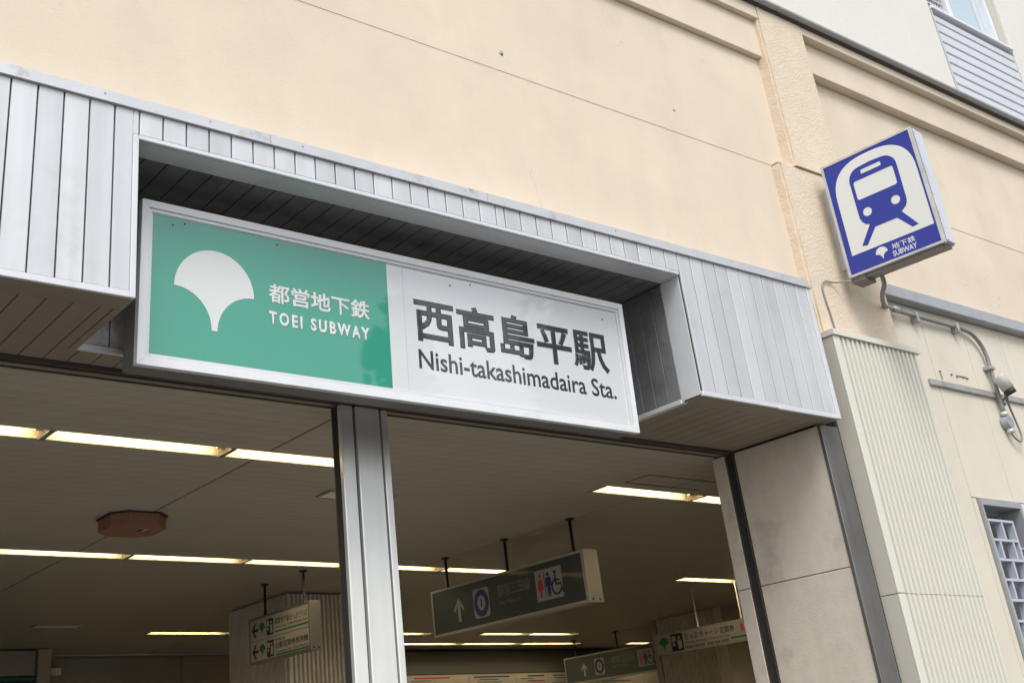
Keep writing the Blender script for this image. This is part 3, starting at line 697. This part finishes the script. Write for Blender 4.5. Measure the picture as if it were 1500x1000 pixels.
# cap flashing
CP = [(D - .014, ZT + .001), (D - .014, ZT + .046), (D + .005, ZT + .054), (YW - .001, ZT + .075), (YW - .001, ZT + .001)]
for a, b in ((X0, .62), (.622, 2.05), (2.052, 3.18), (3.182, 4.60), (4.602, 5.505)): profile_x('cap_flashing', CP, a, b, 'cap', can)
for x in (1.35, 1.78, 2.2, 3.05, 4.0): tube('rivet', [(x, D - .018, ZT + .03), (x, D - .012, ZT + .03)], .0028, 'gutter', can, 6)
profile_x('cap_flashing', [(D - .012, ZT + .001), (D - .012, ZT + .02), (3.575, ZT + .026), (3.575, ZT + .001)], 5.507, 5.565, 'cap', can)
# soffit: border strips along the front, slats running inward
SY0, SY1 = 3.622, 4.195
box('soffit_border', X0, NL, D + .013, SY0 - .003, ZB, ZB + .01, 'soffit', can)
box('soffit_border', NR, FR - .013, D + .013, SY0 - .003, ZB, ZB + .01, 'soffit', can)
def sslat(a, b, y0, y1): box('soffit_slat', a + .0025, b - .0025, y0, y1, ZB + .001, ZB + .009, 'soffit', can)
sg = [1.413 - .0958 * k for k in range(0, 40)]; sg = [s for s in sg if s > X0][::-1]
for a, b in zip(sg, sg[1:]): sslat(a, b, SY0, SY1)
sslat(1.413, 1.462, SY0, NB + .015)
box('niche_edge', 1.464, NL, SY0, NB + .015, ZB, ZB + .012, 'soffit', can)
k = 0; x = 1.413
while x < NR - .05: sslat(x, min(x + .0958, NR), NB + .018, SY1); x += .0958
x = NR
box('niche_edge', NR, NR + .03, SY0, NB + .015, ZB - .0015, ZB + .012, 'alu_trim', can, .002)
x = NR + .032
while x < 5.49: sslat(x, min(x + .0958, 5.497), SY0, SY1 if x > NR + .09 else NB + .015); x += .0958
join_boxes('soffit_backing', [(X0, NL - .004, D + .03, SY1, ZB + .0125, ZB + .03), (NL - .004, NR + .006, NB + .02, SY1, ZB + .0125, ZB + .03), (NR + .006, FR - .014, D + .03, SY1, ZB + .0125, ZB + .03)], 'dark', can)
# niche
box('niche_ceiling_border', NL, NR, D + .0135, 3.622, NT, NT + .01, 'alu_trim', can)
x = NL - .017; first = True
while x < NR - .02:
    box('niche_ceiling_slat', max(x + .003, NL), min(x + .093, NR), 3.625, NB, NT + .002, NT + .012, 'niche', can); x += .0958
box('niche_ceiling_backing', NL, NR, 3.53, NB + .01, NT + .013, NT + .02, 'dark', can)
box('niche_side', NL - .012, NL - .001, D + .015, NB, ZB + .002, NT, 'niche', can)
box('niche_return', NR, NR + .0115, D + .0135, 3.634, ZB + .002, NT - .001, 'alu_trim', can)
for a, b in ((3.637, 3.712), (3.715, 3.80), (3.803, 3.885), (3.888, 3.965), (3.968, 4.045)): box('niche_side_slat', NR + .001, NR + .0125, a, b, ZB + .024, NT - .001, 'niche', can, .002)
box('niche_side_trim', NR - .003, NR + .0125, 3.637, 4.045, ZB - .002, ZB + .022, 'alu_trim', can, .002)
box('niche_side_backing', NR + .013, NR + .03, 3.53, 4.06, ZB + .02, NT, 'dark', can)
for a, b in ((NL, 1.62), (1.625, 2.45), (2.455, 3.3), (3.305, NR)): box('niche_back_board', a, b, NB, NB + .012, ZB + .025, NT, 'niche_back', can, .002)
box('niche_back_trim', NL, NR, NB - .006, NB + .014, ZB - .001, ZB + .024, 'alu_trim', can, .002)
# header above the door line
hd = thing('door_header', (1.6, 4.26, 3.19), 'dark double track header across the entrance under the soffit', 'door header')
box('track', X0, 5.50, 4.197, 4.213, 3.176, 3.202, 'header', hd); box('track', X0, 5.50, 4.235, 4.249, 3.178, 3.202, 'header', hd)
box('web', X0, 5.50, 4.213, 4.235, 3.19, 3.202, 'soffit', hd); box('web', X0, 5.50, 4.249, 4.318, 3.192, 3.204, 'soffit', hd); box('lip', X0, 5.50, 4.318, 4.328, 3.186, 3.204, 'header', hd)
# steel post
t = thing('steel_post', (2.93, 4.26, 0), 'brushed steel post dividing the entrance under the sign', 'post')
c0 = 2.797; y = 4.222
box('core', c0 + .004, 3.055, y + .03, y + .085, 0, 3.176, 'steel_dark', t)
box('side_plate', c0, c0 + .004, y + .031, y + .072, 0, 3.176, 'dark', t)
for a, b, dy in ((c0, c0 + .068, 0), (c0 + .082, c0 + .212, -.004), (c0 + .226, c0 + .261, 0)): box('face_strip', a, b, y + dy, y + .03, 0, 3.177, 'steel', t, .004)
box('groove_strip', c0 + .0685, c0 + .0815, y + .02, y + .03, 0, 3.176, 'dark', t); box('groove_strip', c0 + .2125, c0 + .2255, y + .02, y + .03, 0, 3.176, 'dark', t)
box('sill_track', 2.75, 3.1, 4.2, 4.32, .002, .012, 'steel_dark', t)

# ================================================================== STATION NAME SIGN
SW, SH = 2.602, .664
s = thing('station_sign', (1.603, 3.745, 3.047), 'long green and white station name sign hung in the canopy niche', 'station sign', rot=(.0376, 0, 0))
box('case', .004, SW - .004, .02, .132, .004, SH - .004, 'sign_box', s, .004)
F = .030
def bar(name, pts): return prism(name, pts, -.012, .02, 'white_frame', s)
bar('frame_bar', [(0, 0), (SW, 0), (SW - F, F), (F, F)]); bar('frame_bar', [(0, SH), (F, SH - F), (SW - F, SH - F), (SW, SH)])
bar('frame_bar', [(0, .0012), (F - .0012, F), (F - .0012, SH - F), (0, SH - .0012)]); bar('frame_bar', [(SW, .0012), (SW, SH - .0012), (SW - F + .0012, SH - F), (SW - F + .0012, F)])
box('white_face', .03, SW - .03, .004, .008, .03, SH - .03, 'sign_white', s)
join_boxes('inner_lip', [(F, SW - F, -.004, .0039, SH - .044, SH - F), (F, SW - F, -.004, .0039, F, .044), (F, .044, -.004, .0039, .044, SH - .044), (SW - .044, SW - F, -.004, .0039, .044, SH - .044)], 'alu_trim', s)
F = .044
join_boxes('gasket', [(F + .0003, SW - F - .0003, .0005, .0038, SH - F - .004, SH - F - .0003), (F + .0003, F + .0035, .0005, .0038, F + .004, SH - F - .004)], 'cap', s)
box('green_face', .052, 1.149, .0026, .0039, .052, .617, 'sign_green', s)
box('seam', 1.2335, 1.2365, .0032, .0039, F + .002, SH - F - .002, 'cap', s)
prism('fan_leaf_emblem', ginkgo(.318, .51, .346), .0012, .0025, 'pict', s)
text('lettering', '都営地下鉄', .557, 1.052, .335, .42, .0026, 'pict', s, .03)
text('lettering', 'TOEI SUBWAY', .558, 1.047, .243, .301, .0026, 'pict', s, .055, spacing=1.38)
text('lettering', '西高島平駅', 1.287, 2.470, .280, .492, .004, 'black_letter', s, .024)
text('lettering', 'Nishi-takashimadaira Sta.', 1.297, 2.491, .158, .247, .004, 'black_letter', s, .014)
for x, z in ((.185, .60), (.135, .585), (.60, .595), (1.62, .60), (1.50, .575), (2.46, .565)): tube('speck', [(x, .0005, z), (x, .0026, z)], .0035, 'print_black', s, 6)
for x in (.35, 1.3, 2.25): box('hanger_bracket', x, x + .06, .08, .12, SH - .004, SH + .02, 'dark', s)

# ================================================================== BLUE SUBWAY SIGN
BW, BH, BT_ = .595, .748, .135
yaw = math.atan2(.048, .594)
b = thing('subway_sign', (5.995, 3.50, 4.101), 'square blue and white subway pictogram lightbox projecting from the pilaster', 'subway sign', rot=(0, 0, -math.pi / 2 + yaw))
def UV(p): return (p[0] * BW, p[1] * BH)
b.rotation_euler = (0, math.radians(0), -math.pi / 2 + yaw)
box('case', -.012, BW - .008, .021, BT_, .006, BH - .004, 'box_alu', b, .006)
fr = .017
join_boxes('frame', [(0, BW, -.004, .02, BH - fr * .8, BH), (0, BW, -.004, .02, 0, fr * .8), (0, fr, -.004, .02, fr * .8, BH - fr * .8), (BW - fr, BW, -.004, .02, fr * .8, BH - fr * .8)], 'box_alu', b)
box('end_plate', BW - .008, BW + .004, .03, BT_ - .01, .012, BH - .008, 'slat_silver', b, .003)
box('end_ridge', BW + .0, BW + .009, .02, .034, .012, BH - .008, 'box_alu', b, .002)
join_boxes('underside_tray', [(.05, BW - .02, .03, BT_ - .02, -.012, .005), (.0, .09, .015, BT_, -.03, .005), (.05, BW - .03, .022, .03, -.02, .005)], 'box_dark', b)
box('mounting_box', -.082, -.0125, .095, .125, .10, BH - .09, 'box_alu', b, .004)
box('blue_face', fr, BW - fr, .0, .005, fr * .8, BH - fr * .8, 'blue', b)
arch = [UV(p) for p in ((.09, .17), (.948, .17))]
def arch_pts(u0, u1, v0, vs, vt, n=14):
    """straight sides to vs, then a rounded top to vt"""
    out = [(u0, v0)]; cx = (u0 + u1) / 2; hw = (u1 - u0) / 2
    for k in range(2 * n + 1):
        a = math.pi - math.pi * k / (2 * n); c, s_ = math.cos(a), math.sin(a)
        e = 2 / 2.6
        out.append((cx + hw * math.copysign(abs(c) ** e, c), vs + (vt - vs) * abs(s_) ** e))
    out.append((u1, v0)); return [UV(p) for p in out]
prism('white_arch', arch_pts(.088, .950, .168, .64, .955), -.0016, -.0002, 'pict', b)
def bl(name, pts, m='blue', d=1, holes=()): return prism(name, pts, -.0016 - .0014 * d, -.0016 - .0014 * d + .0013, m, b, holes)
low = [UV(p) for p in ((.77, .449), (.763, .418), (.74, .388), (.69, .362), (.66, .345), (.631, .326), (.389, .326), (.372, .345), (.352, .364), (.312, .378), (.282, .405), (.266, .445))]
body = [UV(p) for p in ([(.262, .76)] + [(.262 + .13 - .13 * math.cos(a), .76 + .105 * math.sin(a)) for a in [math.radians(15 * k) for k in range(1, 7)]] + [(.52, .872)] + [(.772 - .13 + .13 * math.sin(a), .76 + .105 * math.cos(a)) for a in [math.radians(15 * k) for k in range(0, 6)]] + [(.772, .76)])]
win = [UV(p) for p in rrect(.298, .728, .592, .756, .022, 4)]
slot = [UV(p) for p in rrect(.403, .622, .797, .834, .01, 3)]
h1 = [UV(p) for p in disc(.361, .472, .047, .047 * BW / BH, 20)]; h2 = [UV(p) for p in disc(.664, .472, .047, .047 * BW / BH, 20)]
outline = body + low
bl('train_body', outline, holes=[win[::-1], slot[::-1], h1[::-1], h2[::-1]])
bl('rail', [UV(p) for p in ((.356, .372), (.395, .325), (.271, .204), (.215, .216))], d=.5)
bl('rail', [UV(p) for p in ((.627, .327), (.69, .36), (.813, .211), (.748, .207))], d=.5)
prism('fan_leaf_emblem', ginkgo(.387 * BW, .152 * BH, .125 * BW), -.0014, -.0002, 'pict', b)
text('lettering', '地下鉄', .497 * BW, .738 * BW, .093 * BH, .141 * BH, .0, 'pict', b, .01)
text('lettering', 'SUBWAY', .49 * BW, .737 * BW, .037 * BH, .082 * BH, .0, 'pict', b, .018)

# conduit, wires, lamp on the cream wall
t = thing('conduit_pipe', (7.0, 3.62, 4.0), 'grey conduit pipe curving from the blue sign down the cream wall', 'conduit')
path = spline([(6.12, 3.37, 4.10), (6.16, 3.39, 4.055), (6.25, 3.47, 4.03), (6.40, 3.56, 4.025), (6.56, 3.615, 4.05), (6.62, 3.622, 4.055), (6.76, 3.63, 4.052), (7.30, 3.635, 4.052), (7.40, 3.635, 4.05), (7.52, 3.635, 4.03), (7.60, 3.635, 3.965), (7.627, 3.635, 3.88), (7.625, 3.635, 3.74), (7.622, 3.635, 3.50)], 6)
tube('pipe', path, .0135, 'conduit', t, 12)
for (x, z, v) in ((6.86, 4.052, 0), (7.33, 4.052, 0), (7.626, 3.80, 1)):
    if v: box('clamp', x - .045, x + .022, 3.612, 3.664, z - .012, z + .012, 'zinc', t, .003)
    else: box('clamp', x - .012, x + .012, 3.612, 3.664, z - .045, z + .022, 'zinc', t, .003)
tube('coupling', [(6.60, 3.62, 4.053), (6.67, 3.626, 4.055)], .021, 'zinc', t, 12)
t = thing('junction_box', (7.63, 3.63, 3.43), 'round grey conduit junction box below the lamp', 'junction box')
bm = bmesh.new(); bmesh.ops.create_cone(bm, cap_ends=True, segments=18, radius1=.044, radius2=.04, depth=.045, matrix=Matrix.Translation((7.63, 3.635, 3.43)) @ Matrix.Rotation(math.radians(90), 4, 'X'))
from_bm('body', bm, 'grey_paint', t)
tube('nut', [(7.626, 3.635, 3.475), (7.626, 3.635, 3.50)], .023, 'alu_trim', t, 8); tube('nut', [(7.634, 3.635, 3.36), (7.634, 3.635, 3.387)], .023, 'alu_trim', t, 8)
tube('cable', spline([(7.634, 3.635, 3.365), (7.66, 3.63, 3.325), (7.72, 3.63, 3.31), (7.75, 3.63, 3.36), (7.735, 3.63, 3.45), (7.69, 3.62, 3.55), (7.66, 3.60, 3.60)], 6), .007, 'conduit', t, 8)
t = thing('wall_lamp', (7.64, 3.58, 3.68), 'small white cylindrical spotlight tilted above the conduit junction box', 'wall lamp')
tube('housing', [(7.585, 3.585, 3.725), (7.59, 3.58, 3.717), (7.622, 3.56, 3.635)], [.034, .04, .04], 'lamp_housing', t, 16)
tube('hood', [(7.621, 3.561, 3.637), (7.634, 3.552, 3.60)], [.035, .036], 'rod_dark', t, 14)
tube('bracket', [(7.68, 3.655, 3.585), (7.68, 3.62, 3.60), (7.635, 3.585, 3.66)], .01, 'zinc', t, 8)
tube('base', [(7.68, 3.664, 3.58), (7.68, 3.64, 3.58)], .028, 'grey_paint', t, 14)
t = tag(tube('cable', spline([(6.0, 3.49, 4.085), (5.93, 3.565, 4.09), (5.845, 3.572, 4.085), (5.81, 3.575, 4.04), (5.812, 3.575, 3.95), (5.822, 3.575, 3.88), (5.83, 3.576, 3.80), (5.84, 3.576, 3.745)], 5), .005, 'conduit', None, 6), 'thin wire looping from the blue sign down the pilaster', 'wire')

# ================================================================== unseen street trees opposite, put in for dark reflections in the glossy sign face
M['leaf'] = mat('street_tree_leaves', (.06, .10, .035), .6, var=.35, vscale=1.2)
M['bark'] = mat('street_tree_bark', (.10, .08, .06), .9, var=.2, vscale=6, bump=.5, bscale=20)
def street_tree(loc, blobs, label, seed):
    rr = random.Random(seed)
    t = thing('street_tree', loc, label, 'tree', 'street trees opposite the entrance')
    x, y, _ = loc
    top = max(b_[2] for b_ in blobs)
    tube('trunk', [(x, y, 0), (x + .05, y, top * .35), (x - .05, y + .05, top * .7), (x, y, top * .95)], [.2, .15, .1, .03], 'bark', t, 9)
    for (bx, by, bz, br, n) in blobs: tube('limb', [(x, y, bz * .55), ((x + bx) / 2, (y + by) / 2, bz * .8), (bx, by, bz)], [.07, .05, .02], 'bark', t, 6)
    bm = bmesh.new()
    for (bx, by, bz, br, n) in blobs:
        for _k in range(n):
            d = Vector((rr.gauss(0, 1), rr.gauss(0, 1), rr.gauss(0, 1))).normalized() * br * rr.uniform(.35, 1.08)
            c = Vector((bx, by, bz)) + d; s_ = rr.uniform(.09, .18)
            u = Vector((rr.uniform(-1, 1), rr.uniform(-1, 1), rr.uniform(-1, 1))).normalized(); w = u.orthogonal().normalized()
            bm.faces.new([bm.verts.new(c + u * s_), bm.verts.new(c + w * s_ * .6), bm.verts.new(c - u * s_), bm.verts.new(c - w * s_ * .6)])
    tag(from_bm('crown', bm, 'leaf', t), kind='stuff')
street_tree((16.6, -7.5, 0), [(16.4, -7.5, 6.5, 1.7, 900), (17.4, -7.3, 8.2, 1.8, 1000), (15.6, -7.7, 8.4, 1.4, 700), (16.6, -7.4, 10.0, 1.6, 800), (15.0, -7.4, 7.2, 1.0, 400), (15.2, -7.5, 9.6, .8, 260)], 'leafy street tree across the pavement, mirrored in the sign\'s right end', 5)
street_tree((10.9, -7.5, 0), [(10.9, -7.5, 6.2, .8, 420), (10.95, -7.5, 7.3, .55, 260), (11.05, -7.5, 8.0, .3, 110), (10.45, -7.5, 7.2, .22, 60)], 'unseen slim tree put in for a dark reflection on the sign', 8)
